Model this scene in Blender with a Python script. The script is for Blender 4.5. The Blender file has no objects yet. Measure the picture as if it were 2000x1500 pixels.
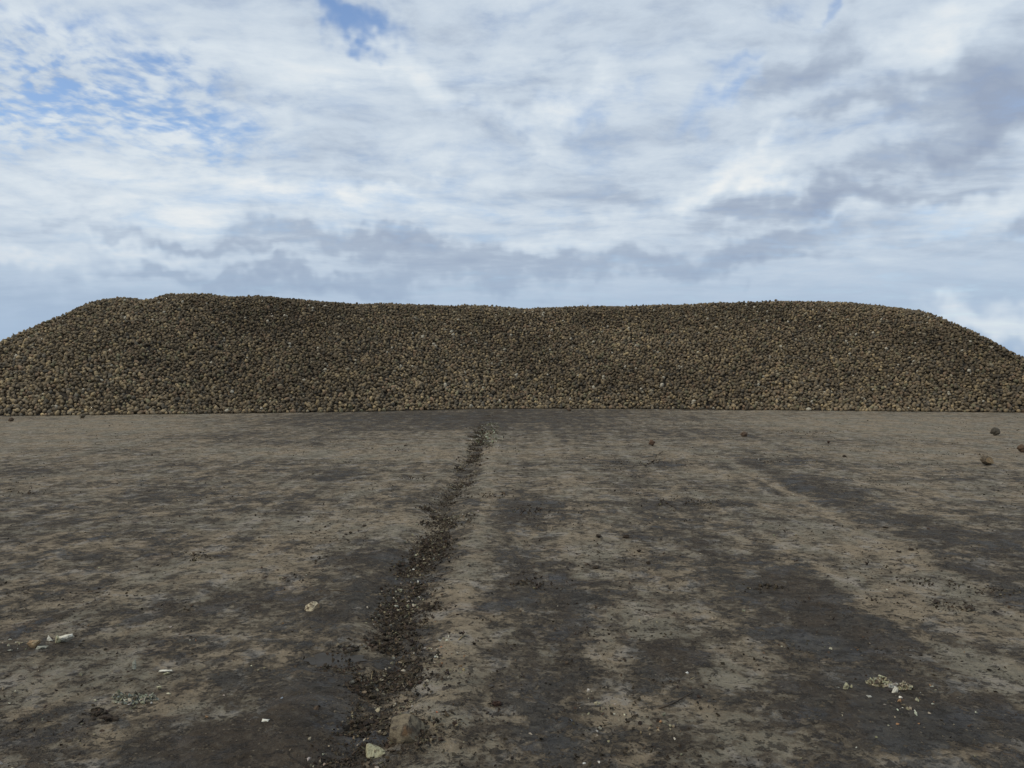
import bpy, bmesh, math, random
import numpy as np
from mathutils import Vector, Matrix, Euler, noise as mnoise
random.seed(7); rng = np.random.default_rng(7)
R = math.radians
S = bpy.context.scene
COL = S.collection

# ------------------------------------------------------------------ camera, sky, sun, exposure
FPX, HORIZON, EYE = 1612.0, 706.0, 1.6          # the photograph's focal length (pixels), horizon row, eye height
cam_data = bpy.data.cameras.new('camera'); cam = bpy.data.objects.new('camera', cam_data); COL.objects.link(cam)
cam_data.sensor_width = 36.0; cam_data.lens = 36.0 * FPX / 2000.0
cam_data.clip_start = 0.05; cam_data.clip_end = 20000
cam.location = (0, 0, EYE)
cam.rotation_euler = (R(90) - math.atan((750 - HORIZON) / FPX), 0, 0)
S.camera = cam
S.view_settings.view_transform = 'Standard'; S.view_settings.look = 'None'
S.view_settings.exposure = 0.0; S.view_settings.gamma = 1.0; S.view_settings.use_curve_mapping = False

SUN_EL, SUN_AZ = R(44), R(-118)                  # azimuth from +Y towards +X
sun_d = bpy.data.lights.new('sun', 'SUN'); sun = bpy.data.objects.new('sun', sun_d); COL.objects.link(sun)
sun_d.energy = 1.6; sun_d.angle = R(8); sun_d.color = (1.0, 0.90, 0.74)
sv = Vector((math.sin(SUN_AZ) * math.cos(SUN_EL), math.cos(SUN_AZ) * math.cos(SUN_EL), math.sin(SUN_EL)))
sun.rotation_euler = sv.to_track_quat('Z', 'Y').to_euler(); sun.location = sv * 60

W = bpy.data.worlds.new('World'); S.world = W; W.use_nodes = True
wt = W.node_tree; wt.nodes.clear()


class N:
    """tiny expression helper over shader nodes"""
    def __init__(s, tree): s.t = tree
    def new(s, typ, **kw):
        n = s.t.nodes.new(typ)
        for k, v in kw.items(): setattr(n, k, v)
        return n
    def put(s, sock, v):
        if isinstance(v, bpy.types.NodeSocket): s.t.links.new(v, sock)
        elif v is not None: sock.default_value = v
    def m(s, op, a, b=None, c=None, clamp=False):
        n = s.new('ShaderNodeMath', operation=op, use_clamp=clamp)
        s.put(n.inputs[0], a)
        if b is not None: s.put(n.inputs[1], b)
        if c is not None: s.put(n.inputs[2], c)
        return n.outputs[0]
    def vm(s, op, a, b=None, out=0):
        n = s.new('ShaderNodeVectorMath', operation=op); s.put(n.inputs[0], a)
        if b is not None:
            s.put(n.inputs[3] if op == 'SCALE' else n.inputs[1], b)
        return n.outputs[out]
    def noise(s, vec, scale, detail=4, rough=0.5, dist=0.0, lac=2.0, color=False):
        n = s.new('ShaderNodeTexNoise'); s.put(n.inputs['Vector'], vec)
        for k, v in (('Scale', scale), ('Detail', detail), ('Roughness', rough), ('Distortion', dist), ('Lacunarity', lac)): s.put(n.inputs[k], v)
        return n.outputs['Color' if color else 'Fac']
    def ramp(s, v, a, b, lo=0.0, hi=1.0, smooth=True):
        n = s.new('ShaderNodeMapRange', interpolation_type='SMOOTHSTEP' if smooth else 'LINEAR')
        s.put(n.inputs[0], v)
        for i, q in enumerate((a, b, lo, hi)): s.put(n.inputs[1 + i], q)
        return n.outputs[0]
    def mix(s, f, a, b, blend='MIX'):
        n = s.new('ShaderNodeMix', data_type='RGBA', blend_type=blend)
        s.put(n.inputs[0], f)
        for i, q in ((6, a), (7, b)):
            s.put(n.inputs[i], (*q, 1) if isinstance(q, tuple) and len(q) == 3 else q)
        return n.outputs[2]
    def mapping(s, vec, loc=(0, 0, 0), rot=(0, 0, 0), scale=(1, 1, 1), typ='POINT'):
        n = s.new('ShaderNodeMapping', vector_type=typ); s.put(n.inputs[0], vec)
        n.inputs[1].default_value = loc
        if typ == 'POINT' or typ == 'TEXTURE':
            n.inputs[2].default_value = rot
        n.inputs[3].default_value = scale
        return n.outputs[0]


def build_sky():
    n = N(wt)
    STR = 0.10
    d = n.new('ShaderNodeTexCoord').outputs['Generated']
    sep = n.new('ShaderNodeSeparateXYZ'); n.put(sep.inputs[0], d)
    x, y, z = sep.outputs
    az = n.m('ARCTAN2', x, y)
    el = n.m('ARCSINE', z)
    c = n.new('ShaderNodeCombineXYZ'); n.put(c.inputs[0], az); n.put(c.inputs[1], el)
    ae = c.outputs[0]
    # cloud sheet: directions laid out on a plane overhead
    zz = n.m('ADD', n.m('MAXIMUM', z, 0.0), 0.13)
    q = n.new('ShaderNodeCombineXYZ'); n.put(q.inputs[0], n.m('DIVIDE', x, zz)); n.put(q.inputs[1], n.m('DIVIDE', y, zz))
    q = q.outputs[0]
    warp = n.vm('SCALE', n.vm('SUBTRACT', n.noise(q, 1.3, 3, 0.5, color=True), (0.5, 0.5, 0.5)), 0.30)
    qw = n.vm('ADD', q, warp)
    qs = n.mapping(qw, rot=(0, 0, R(-42)), scale=(0.75, 1.25, 1))
    wob = n.vm('SCALE', n.vm('SUBTRACT', n.noise(ae, 9, 4, 0.6, color=True), (0.5, 0.5, 0.5)), 0.16)
    aw = n.vm('ADD', ae, wob)

    def blob(px, py, rx, ry, rot=0.0, soft=0.0):
        az0 = math.atan((px - 1000) / FPX)
        el0 = math.atan((HORIZON - py) / FPX * math.cos(az0))
        m = n.mapping(aw, loc=(az0, el0, 0), rot=(0, 0, R(rot)), scale=(rx / FPX, ry / FPX, 1), typ='TEXTURE')
        ln = n.vm('LENGTH', m, out=1)
        return n.ramp(ln, soft, 1.0, 1.0, 0.0)

    def total(lst, base=None):
        acc = base
        for b in lst:
            v = n.m('MULTIPLY', blob(*b[:5]), b[5])
            acc = v if acc is None else n.m('ADD', acc, v)
        return acc
    big = n.noise(qs, 1.1, 7, 0.56, 0.15)
    fine = n.noise(qw, 5.5, 8, 0.62, 0.1)
    cells = n.noise(n.mapping(qw, rot=(0, 0, R(20)), scale=(1.0, 0.8, 1)), 21.0, 3, 0.5, 0.1)
    wisps = n.noise(n.mapping(qw, rot=(0, 0, R(-50)), scale=(0.8, 1.6, 1)), 2.3, 8, 0.60, 0.1)
    # how much blue shows through
    holes = total([(225, 205, 440, 110, 0, 0.66), (60, 190, 170, 80, 0, 0.3), (110, 40, 330, 90, 0, 0.42), (430, 230, 260, 60, 0, 0.25),
                   (690, 10, 210, 50, -20, 0.75), (750, 55, 95, 44, -30, 0.8), (650, 0, 120, 34, 0, .4),
                   (1425, 120, 80, 34, 15, 0.7), (1405, 190, 130, 44, 20, 0.75), (1230, 150, 150, 40, 25, 0.35),
                   (1640, 8, 70, 26, 35, 0.9), (1500, 5, 120, 30, 10, 0.4), (1030, 50, 160, 30, 0, 0.35), (1150, 225, 120, 30, 15, .3)])
    cellmask = total([(200, 200, 480, 160, 0, 1.0), (60, 60, 360, 160, 0, .6)])
    gap = n.m('ADD', n.m('MULTIPLY', n.m('SUBTRACT', 0.51, cells), n.m('MULTIPLY', cellmask, 3.4)), n.m('MULTIPLY', n.m('SUBTRACT', 0.5, fine), 1.7))
    see = n.m('ADD', n.m('SUBTRACT', holes, 0.62), gap)
    see = n.m('ADD', see, n.m('MULTIPLY', n.m('SUBTRACT', 0.5, big), 1.1))
    cover = n.ramp(see, -0.70, 0.62, 1.0, 0.0)
    # brightness of the cloud sheet
    br = total([(90, 495, 190, 34, -6, .62), (260, 480, 160, 26, -8, .3), (520, 400, 620, 110, 0, .30), (700, 385, 420, 60, 4, .24), (1400, 365, 190, 36, 6, .55),
                (300, 350, 520, 80, 0, .15), (1480, 310, 330, 34, 12, .35), (900, 190, 330, 45, -28, .34), (1110, 190, 190, 50, 35, .34), (1920, 640, 320, 45, 4, .42),
                (1850, 60, 240, 70, 25, .28), (1050, 480, 260, 40, 8, .22), (1900, 410, 260, 50, 14, .3), (1720, 475, 260, 26, 4, .22), (600, 120, 330, 100, -20, .14),
                (1560, 140, 230, 60, 24, -.42), (1680, 215, 230, 50, 22, -.30), (1930, 190, 190, 130, 25, -.50), (1620, 400, 330, 46, 6, -.62), (1280, 375, 260, 44, 8, -.25),
                (1800, 280, 260, 36, 20, -.28), (1500, 500, 460, 40, 4, -.46), (760, 492, 560, 40, -3, -.44), (330, 468, 330, 22, -6, -.30),
                (900, 545, 560, 46, 2, -.42), (480, 540, 420, 26, -3, -.2), (760, 345, 160, 20, 0, -.12), (1990, 435, 90, 30, 20, -.35), (380, 520, 420, 22, -4, -.24), (80, 575, 300, 40, 0, -.18)])
    tex = n.m('ADD', n.m('MULTIPLY', n.m('SUBTRACT', wisps, 0.5), 1.0), n.m('MULTIPLY', n.m('SUBTRACT', fine, 0.5), 0.75))
    tex = n.m('ADD', tex, n.m('MULTIPLY', n.m('SUBTRACT', big, 0.5), 0.7))
    tex = n.m('ADD', tex, n.m('MULTIPLY', n.m('SUBTRACT', cells, 0.5), n.m('MULTIPLY', cellmask, 0.45)))
    tex = n.m('MULTIPLY', tex, n.ramp(el, 0.02, 0.20, 0.35, 1.12))
    b = n.m('ADD', n.m('ADD', br, 0.62), tex)
    cc = n.new('ShaderNodeValToRGB'); n.put(cc.inputs[0], n.m('MULTIPLY', b, 0.8))
    e = cc.color_ramp.elements
    stops = [(0.0, (.320, .385, .505)), (.28, (.415, .490, .600)), (.50, (.560, .645, .745)), (.72, (.680, .755, .825)), (1.0, (.850, .875, .880))]
    e[0].position, e[0].color = stops[0][0], (*stops[0][1], 1)
    e[1].position, e[1].color = stops[-1][0], (*stops[-1][1], 1)
    for p, col in stops[1:-1]:
        k = e.new(p); k.color = (*col, 1)
    cloud = n.vm('SCALE', cc.outputs[0], 1.0 / STR)
    sky = n.new('ShaderNodeTexSky', sky_type='NISHITA', sun_disc=False)
    sky.sun_elevation = SUN_EL; sky.sun_rotation = SUN_AZ % (2 * math.pi); sky.air_density = 1.0; sky.dust_density = 0.6; sky.ozone_density = 2.0
    blue = n.mix(1.0, sky.outputs[0], (1.55, 1.55, 1.62), 'MULTIPLY')
    c1 = n.mix(cover, blue, cloud)
    # low air: paler, bluer veil at the horizon
    veil = n.m('MULTIPLY', n.ramp(el, 0.0, 0.17, 1.0, 0.0), n.ramp(blob(1950, 640, 260, 60), 0, 1, .86, .25))
    c2 = n.mix(veil, c1, tuple(v / STR for v in (.345, .470, .640)))
    bg = n.new('ShaderNodeBackground'); n.put(bg.inputs[0], c2); bg.inputs[1].default_value = STR
    out = n.new('ShaderNodeOutputWorld'); wt.links.new(bg.outputs[0], out.inputs[0])


build_sky()

# ------------------------------------------------------------------ helpers
def G(px, py):
    """ground point seen at a pixel of the 2000 x 1500 photograph"""
    dx, dz = (px - 1000) / FPX, 0
    Y = EYE * FPX / (py - HORIZON)
    return Vector(((px - 1000) / FPX * Y, Y, 0))


def tag(o, label=None, cat=None, group=None, kind=None):
    for k, v in (('label', label), ('category', cat), ('group', group), ('kind', kind)):
        if v: o[k] = v
    return o


def mesh_from(name, v, f=None, quads=None):
    me = bpy.data.meshes.new(name)
    v = np.asarray(v, np.float32); idx = np.asarray(f if quads is None else quads, np.int32)
    k = idx.shape[1]
    me.vertices.add(len(v)); me.vertices.foreach_set('co', v.ravel())
    me.loops.add(idx.size); me.loops.foreach_set('vertex_index', idx.ravel())
    me.polygons.add(len(idx)); me.polygons.foreach_set('loop_start', np.arange(0, idx.size, k, dtype=np.int32))
    me.polygons.foreach_set('use_smooth', np.ones(len(idx), bool))
    me.update(calc_edges=True)
    return me


def link(name, me, m=None, parent=None, loc=None):
    o = bpy.data.objects.new(name, me); COL.objects.link(o)
    if m and not me.materials: me.materials.append(m)
    if parent: o.parent = parent
    if loc is not None: o.location = loc
    return o


_P = rng.permutation(512); _P = np.concatenate([_P, _P, _P])
_GA = rng.uniform(0, 2 * np.pi, 512)
def perlin(x, y):
    xi = np.floor(x).astype(int); yi = np.floor(y).astype(int)
    xf, yf = x - xi, y - yi; xi &= 511; yi &= 511
    u = xf * xf * xf * (xf * (xf * 6 - 15) + 10); v = yf * yf * yf * (yf * (yf * 6 - 15) + 10)
    def g(ix, iy, fx, fy):
        a = _GA[_P[_P[ix & 511] + (iy & 511)]]
        return np.cos(a) * fx + np.sin(a) * fy
    a = g(xi, yi, xf, yf); b = g(xi + 1, yi, xf - 1, yf)
    c = g(xi, yi + 1, xf, yf - 1); d = g(xi + 1, yi + 1, xf - 1, yf - 1)
    return (a + u * (b - a)) * (1 - v) + (c + u * (d - c)) * v
def fbm(x, y, oct=5, rough=.5):
    t, a, s = 0, 1.0, 0
    for i in range(oct):
        t = t + a * perlin(x * 2 ** i + 17.3 * i, y * 2 ** i + 9.1 * i); s += a; a *= rough
    return t / s * 1.6


def new_mat(name):
    m = bpy.data.materials.new(name); m.use_nodes = True
    t = m.node_tree; t.nodes.clear(); n = N(t)
    b = n.new('ShaderNodeBsdfPrincipled'); o = n.new('ShaderNodeOutputMaterial')
    t.links.new(b.outputs[0], o.inputs[0])
    return m, n, b


def bump(n, b, h, strength, dist, prev=None):
    k = n.new('ShaderNodeBump'); k.inputs['Strength'].default_value = strength; k.inputs['Distance'].default_value = dist
    n.put(k.inputs['Height'], h)
    if prev: n.put(k.inputs['Normal'], prev)
    n.put(b.inputs['Normal'], k.outputs[0]); return k.outputs[0]


# ------------------------------------------------------------------ ground
GX = -0.70                                        # the rut runs straight away from the viewer at this x
def rut_centre(y): return GX + 0.05 * np.sin(y * 0.55) + 0.035 * np.sin(y * 1.7 + 1)

def relief(x, y):
    """height of the caked ground in metres"""
    d = x - rut_centre(y)
    w = np.exp(-np.maximum(y - 14, 0) / 8)
    z = -0.045 * np.exp(-(d / 0.17) ** 2) * w
    z = z + 0.015 * np.exp(-((d - 0.36) / 0.13) ** 2) * w + 0.012 * np.exp(-((d + 0.36) / 0.16) ** 2) * w
    z = z + 0.008 * fbm(x * 1.1, y * 1.1, 3)
    z = z - 0.010 * np.exp(-((x - 0.25) / 0.22) ** 2) - 0.010 * np.exp(-((x - 1.95) / 0.3) ** 2)
    return z


# dark (mud) and light (scraped) areas; each entry: pixel centre, pixel radii on the photograph's ground, amount
PATCH = [
    (950, 812, 420, 26, .75), (700, 828, 330, 20, .35), (1150, 850, 200, 26, .30), (40, 926, 70, 10, .65), (420, 826, 160, 10, .3),
    (650, 925, 80, 16, .55), (500, 855, 200, 14, .30), (1035, 1000, 95, 34, .48), (1000, 1015, 60, 14, .3), (1340, 985, 90, 14, .45), (1270, 905, 110, 9, .38),
    (1540, 901, 90, 7, .40), (1500, 848, 190, 16, .35), (1600, 945, 110, 16, .35), (1690, 968, 90, 16, .40), (1900, 1050, 130, 30, .55),
    (1560, 1000, 160, 22, .15), (740, 1130, 110, 55, .50), (640, 1190, 140, 40, .25), (460, 1178, 110, 22, .42), (380, 1190, 80, 14, .2),
    (1070, 1150, 120, 70, .35), (1040, 1190, 150, 40, .2), (1260, 1270, 75, 30, .65), (1310, 1318, 60, 26, .5), (1340, 1290, 40, 16, .35), (1225, 1345, 60, 14, .3),
    (1480, 1150, 170, 50, .40), (1620, 1200, 110, 50, .38), (1700, 1260, 120, 50, .35), (1590, 1250, 60, 40, .3), (1800, 1420, 240, 70, .40), (1600, 1370, 140, 60, .36), (1700, 1480, 200, 60, .3),
    (540, 1440, 260, 50, .55), (620, 1360, 140, 40, .42), (330, 1480, 200, 30, .3), (60, 1290, 110, 14, .5), (330, 1262, 150, 16, .36), (180, 1395, 100, 16, .3), (60, 1420, 120, 30, .25),
    (380, 1065, 160, 10, .25), (560, 1140, 90, 10, .15), (90, 1150, 200, 20, .12), (100, 985, 220, 8, .16), (430, 985, 160, 7, .14), (1290, 1110, 70, 10, .1),
    (1080, 1440, 130, 60, .30), (1350, 1450, 90, 30, .28), (930, 1180, 40, 30, .1), (1440, 1210, 60, 12, .15), (1950, 1180, 90, 12, .3), (1860, 1255, 60, 10, .3),
    # scraped, lighter
    (200, 832, 300, 18, -.50), (40, 870, 160, 20, -.3), (700, 885, 520, 14, -.25), (1800, 835, 330, 24, -.45), (1870, 890, 260, 20, -.32), (1780, 960, 160, 26, -.30),
    (650, 1025, 190, 34, -.34), (390, 1110, 130, 30, -.40), (780, 1010, 90, 26, -.25), (250, 1030, 200, 20, -.18), (280, 1330, 70, 26, -.45), (60, 1340, 60, 20, -.25), (90, 1370, 60, 14, -.2), (200, 1260, 60, 8, -.1),
    (1130, 1050, 110, 34, -.32), (1300, 1150, 90, 24, -.22), (1270, 1215, 120, 30, -.42), (1420, 1215, 60, 24, -.25), (1180, 1300, 40, 60, -.28), (1230, 1385, 110, 26, -.45), (1410, 1320, 90, 26, -.40), (1430, 1390, 70, 20, -.4), (1440, 1280, 60, 20, -.3),
    (1550, 1220, 26, 26, -.55), (1690, 1070, 150, 30, -.40), (1620, 1120, 70, 12, -.3), (1830, 1190, 150, 50, -.36), (1900, 1300, 130, 50, -.36), (1550, 1465, 60, 28, -.45), (1420, 1490, 70, 16, -.45), (1480, 1480, 40, 14, -.3),
    (890, 1260, 34, 60, -.36), (925, 1140, 26, 70, -.30), (940, 1350, 40, 40, -.25), (990, 1400, 60, 20, -.3), (1000, 1490, 70, 16, -.3), (1020, 1470, 40, 20, -.2), (560, 1330, 70, 18, -.12), (470, 1290, 50, 12, -.2), (200, 1440, 90, 16, -.2),
    (1560, 1380, 30, 10, -.35), (1250, 960, 130, 12, -.2), (880, 1060, 30, 14, -.2), (1100, 940, 90, 8, -.15),
]
TRACK = [  # x, half width, y from, y to, amount: wheel tracks along the yard
    (0.22, .24, 1.5, 6.5, .26), (0.95, .36, 2.0, 6.5, -.16), (1.95, .42, 1.5, 6.8, .30), (3.8, .42, 4.5, 13, .26), (2.85, .38, 2.5, 9, -.16),
    (-0.30, .14, 2.0, 14, -.26), (-1.15, .24, 2.0, 7, .14), (-0.70, .20, 1.5, 25, .34), (-2.1, .5, 3.2, 10, -.08), (3.0, .3, 9, 22, -.12), (1.6, .3, 8, 22, .10), (-3.6, .3, 6, 25, .08),
]


PUDDLE_Z = -.004


def mud_amount(x, y):
    wx = x + 0.16 * fbm(x * .9 + 5, y * .9, 4) * (1 + y * .06); wy = y + 0.22 * fbm(x * .8, y * .8 + 31, 4) * (1 + y * .05)
    m = np.zeros_like(x)
    for px, py, rx, ry, a in PATCH:
        c = G(px, py); X = c.x; rX = rx / FPX * c.y
        y0, y1 = G(px, py + ry).y, EYE * FPX / max(py - ry - HORIZON, 60)
        yc, rY = (y0 + y1) / 2, (y1 - y0) / 2
        r2 = ((wx - X) / rX) ** 2 + ((wy - yc) / rY) ** 2
        m += (a * .86 if a > 0 else a) * np.exp(-r2 ** 1.5 * 1.1)
    for X, hw, y0, y1, a in TRACK:
        e = 1 / (1 + np.exp(-(y - y0) / .25)) / (1 + np.exp((y - y1) / (.12 * y1)))
        m += a * np.exp(-(np.abs(wx - X) / hw) ** 3) * e
    # long smears left by scraping across the yard
    m += 0.42 * fbm(x * .38 + 3, y * 0.9 + 7, 5, .55) + .40 * fbm(x * 2.3, y * 2.0, 4, .6)
    m += .32 * fbm(x * .22 + 40, y * 2.2, 4, .55) * np.clip((y - 3) / 6, 0, 1)
    # tyre and scraper lines running the length of the yard
    m += .34 * fbm(x * 3.2 + 2, y * .16 + 5, 4, .6) * np.clip((y - 2) / 3, .35, 1) + .16 * fbm((x - y * .12) * 4.1, (y + x * .1) * .3, 3, .6)
    for X, hw, y0, y1, sl, a in ((3.15, .07, 4, 14, .035, -.55), (3.45, .10, 4, 14, .035, .22), (2.38, .05, 2.5, 8, 0, -.3), (-.32, .06, 2, 16, 0, -.25), (.52, .05, 2, 8, 0, -.3), (4.9, .08, 7, 20, .02, .25), (-2.6, .06, 4, 14, -.02, -.2), (-2.9, .06, 4, 14, -.02, .2), (-4.4, .09, 6, 20, .03, .2)):
        m += a * np.exp(-((x + .04 * fbm(x, y, 2) - X - sl * (y - y0)) / hw) ** 2) / (1 + np.exp(-(y - y0) / .3)) / (1 + np.exp((y - y1) / .6))
    m += .36 * fbm(x * 6.1, y * 5.3, 3, .6)
    return m + .05 + .13 * np.clip((7 - y) / 4, 0, 1) - .24 * np.clip((y - 8) / 9, 0, 1)


def make_ground():
    def axis_x():
        a = [0.0]
        while a[-1] < 34: a.append(a[-1] + max(.013, .0062 * a[-1]))
        while a[-1] < 6000: a.append(a[-1] * 1.35)
        a = np.array(a); return np.concatenate([-a[:0:-1], a])
    b = [1.2]
    while b[-1] < 42: b.append(b[-1] + max(.010, .0062 * b[-1]))
    while b[-1] < 9000: b.append(b[-1] * 1.35)
    pre = [-6000, -1500, -400, -100, -30, -10, -3, -1, 0, .6, 1.0]
    xs, ys = axis_x(), np.array(pre + b)
    X, Y = np.meshgrid(xs, ys); x, y = X.ravel(), Y.ravel()
    near = (np.abs(x) < 60) & (y > -20) & (y < 60)
    mud = np.full(x.shape, .35); z = np.zeros(x.shape); hue = np.zeros(x.shape)
    mud[near] = mud_amount(x[near], y[near]); z[near] = relief(x[near], y[near])
    hue[near] = fbm(x[near] * .7 + 11, y[near] * .7, 4)
    # caked mud stands a few millimetres proud, with crumbly lumps of its own
    k = np.clip((mud[near] - .1) * 2.2, 0, 1)
    lumps = np.maximum(fbm(x[near] * 9, y[near] * 9, 3, .6), 0)
    z[near] += .007 * k + .014 * lumps * (0.25 + k) + .004 * fbm(x[near] * 26, y[near] * 26, 2)
    xr, yr = x[near], y[near]
    inrut = np.exp(-((xr - rut_centre(yr)) / .17) ** 2) * np.exp(-np.maximum(yr - 9, 0) / 4) * np.clip(.6 + 1.6 * fbm(xr * 1.5, yr * 1.3 + 4, 3), 0, 1)
    z[near] += inrut * (.020 * np.maximum(fbm(xr * 7 + 3, yr * 6, 4, .65), -.2) + .010 * fbm(xr * 19, yr * 17, 3, .6))
    gp = G(655, 1292); e = ((x - gp.x) / .26) ** 2 + ((y - gp.y) / .20) ** 2     # the shallow hollow that holds a film of water
    w = np.clip(1.5 - e, 0, 1) * near; z = z * (1 - w) + w * (PUDDLE_Z - .004 + .009 * fbm(x * 8, y * 8, 4, .6) + .010 * np.clip(e - .5, 0, 1))
    nx, ny = len(xs), len(ys)
    i = np.arange(nx * ny).reshape(ny, nx)
    q = np.stack([i[:-1, :-1], i[:-1, 1:], i[1:, 1:], i[1:, :-1]], -1).reshape(-1, 4)
    me = mesh_from('ground', np.stack([x, y, z], 1), quads=q)
    for nm, arr in (('mud', mud), ('hue', hue)):
        me.attributes.new(nm, 'FLOAT', 'POINT').data.foreach_set('value', arr.astype(np.float32))
    m, n, bs = new_mat('muddy_concrete')
    P = n.new('ShaderNodeNewGeometry').outputs['Position']
    def attr(nm):
        a = n.new('ShaderNodeAttribute', attribute_name=nm); return a.outputs['Fac']
    md, hu = attr('mud'), attr('hue')
    flat = n.mapping(P, scale=(1, 1, 0))
    n1 = n.noise(flat, 7.0, 7, .62, .35)
    n2 = n.noise(flat, 22, 7, .70, .3)
    n3 = n.noise(flat, 90, 4, .6)
    n4 = n.noise(n.mapping(flat, loc=(7, 3, 0), scale=(.95, 1.1, 1)), 12, 7, .70, .5)
    n5 = n.noise(n.mapping(flat, loc=(1, 9, 0), scale=(1, .9, 1)), 3.1, 8, .68, .6)
    t = n.m('ADD', md, n.m('MULTIPLY', n.m('SUBTRACT', n1, .5), 2.5))
    t = n.m('ADD', t, n.m('MULTIPLY', n.m('SUBTRACT', n2, .5), 2.5))
    t = n.m('ADD', t, n.m('MULTIPLY', n.m('SUBTRACT', n5, .5), 2.1))
    film = n.m('MULTIPLY_ADD', n.ramp(t, -.20, .12), .55, n.m('MULTIPLY', n.ramp(t, -.55, .45), .45))                    # thin dirty film
    cake = n.ramp(n.m('ADD', t, n.m('MULTIPLY', n.m('SUBTRACT', n3, .5), .9)), .34, .50)  # solid mud
    # bare surface: tan grey, some ochre, some greenish grey
    h1 = n.noise(n.mapping(flat, loc=(31, 8, 0), scale=(1, .7, 1)), 1.5, 8, .66, .5)
    h2 = n.noise(n.mapping(flat, loc=(12, 44, 0), scale=(1, .8, 1)), 4.2, 8, .70, .4)
    h3 = n.noise(n.mapping(flat, loc=(-9, 17, 0)), 2.4, 7, .68, .3)
    pale = n.mix(n.ramp(h1, .40, .58), (.212, .188, .134), (.285, .220, .138))          # olive grey to ochre
    pale = n.mix(n.ramp(h2, .50, .64), pale, (.235, .205, .165))                         # worn concrete
    pale = n.mix(n.m('MULTIPLY', n.ramp(h3, .56, .70), .5), pale, (.260, .190, .128))    # rusty crust
    pale = n.mix(n.m('MULTIPLY', n.ramp(n3, .35, .7), .40), pale, (.34, .280, .200))
    brown = n.mix(n.ramp(n4, .38, .62), (.080, .060, .038), (.150, .118, .078))
    brown = n.mix(n.m('MULTIPLY', n.ramp(h2, .50, .62), .75), brown, (.115, .110, .098))
    brown = n.mix(n.m('MULTIPLY', n.ramp(h3, .53, .68), .5), brown, (.115, .077, .049))
    darkc = n.mix(n.ramp(h1, .42, .58), (.064, .047, .030), (.062, .054, .043))
    darkc = n.mix(n.m('MULTIPLY', n.ramp(h3, .54, .64), .8), darkc, (.072, .070, .069))  # slick slate mud
    darkc = n.mix(n.m('MULTIPLY', n.ramp(n2, .50, .66), .5), darkc, (.105, .088, .062))
    c = n.mix(film, pale, brown)
    c = n.mix(cake, c, darkc)
    worn = n.m('MULTIPLY', n.ramp(n4, .40, .32), n.ramp(n1, .40, .62))
    c = n.mix(n.m('MULTIPLY', n.m('MULTIPLY', worn, cake), .8), c, (.150, .122, .084))   # crust showing through thin mud
    tone = n.m('ADD', n.ramp(h2, .32, .68, .62, 1.34, False), n.ramp(n2, .3, .7, -.26, .26, False))
    c = n.vm('SCALE', c, tone)
    # crumbs and flecks of mud everywhere, straw-coloured bits here and there
    fl = n.m('MULTIPLY', n.ramp(n4, .53, .57), n.ramp(n2, .46, .53))
    c = n.mix(n.m('MULTIPLY', fl, .8), c, (.040, .031, .022))
    v = n.new('ShaderNodeTexVoronoi', feature='F1'); n.put(v.inputs['Vector'], n.mapping(flat, scale=(1, 1, 1))); v.inputs['Scale'].default_value = 46; v.inputs['Randomness'].default_value = 1
    vr = n.new('ShaderNodeSeparateColor'); n.put(vr.inputs[0], v.outputs['Color'])
    bit = n.m('MULTIPLY', n.ramp(v.outputs['Distance'], .34, .20), n.ramp(vr.outputs[0], .72, .78))
    c = n.mix(n.m('MULTIPLY', bit, .7), c, n.mix(n.ramp(vr.outputs[1], .3, .45), (.26, .21, .14), (.036, .029, .021)))
    n.put(bs.inputs['Base Color'], c)
    wet = n.m('MULTIPLY', cake, n.ramp(n.noise(flat, 2.3, 4, .55), .47, .64))
    n.put(bs.inputs['Roughness'], n.ramp(wet, 0, 1, .93, .60))
    bs.inputs['Specular IOR Level'].default_value = .28
    h = n.m('ADD', n.m('MULTIPLY', n2, 1.2), n.m('MULTIPLY', n3, .45))
    h = n.m('ADD', h, n.m('MULTIPLY', cake, .30)); h = n.m('ADD', h, n.m('MULTIPLY', fl, .45)); h = n.m('ADD', h, n.m('MULTIPLY', bit, .5))
    bump(n, bs, h, 1.0, .030)
    me.materials.append(m)
    return tag(link('ground', me), 'wide muddy concrete yard with scraped pale patches and dark wheel tracks', kind='structure')


ground = make_ground()
def gz(x, y):
    return float(relief(np.array([x]), np.array([y]))[0])

# ------------------------------------------------------------------ materials for beets, chunks, clods
def mat_beet():
    m, n, b = new_mat('earthy_beet')
    a = n.new('ShaderNodeAttribute', attribute_type='INSTANCER', attribute_name='tint').outputs['Color']
    oc = n.new('ShaderNodeTexCoord').outputs['Object']
    oi = n.new('ShaderNodeObjectInfo').outputs['Random']
    off = n.new('ShaderNodeCombineXYZ'); n.put(off.inputs[0], n.m('MULTIPLY', oi, 37.0)); n.put(off.inputs[1], n.m('MULTIPLY', oi, 91.0))
    p = n.vm('ADD', oc, off.outputs[0])
    soil = n.ramp(n.noise(p, 11, 5, .65), .42, .62)
    c = n.mix(n.m('MULTIPLY', soil, .62), a, (.050, .039, .028))
    skin = n.ramp(n.noise(p, 30, 3, .6), .56, .68)
    c = n.mix(n.m('MULTIPLY', skin, .35), c, (.42, .33, .21))
    n.put(b.inputs['Base Color'], c); b.inputs['Roughness'].default_value = .9; b.inputs['Specular IOR Level'].default_value = .2
    bump(n, b, n.noise(p, 42, 4, .65), .7, .012)
    return m


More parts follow.
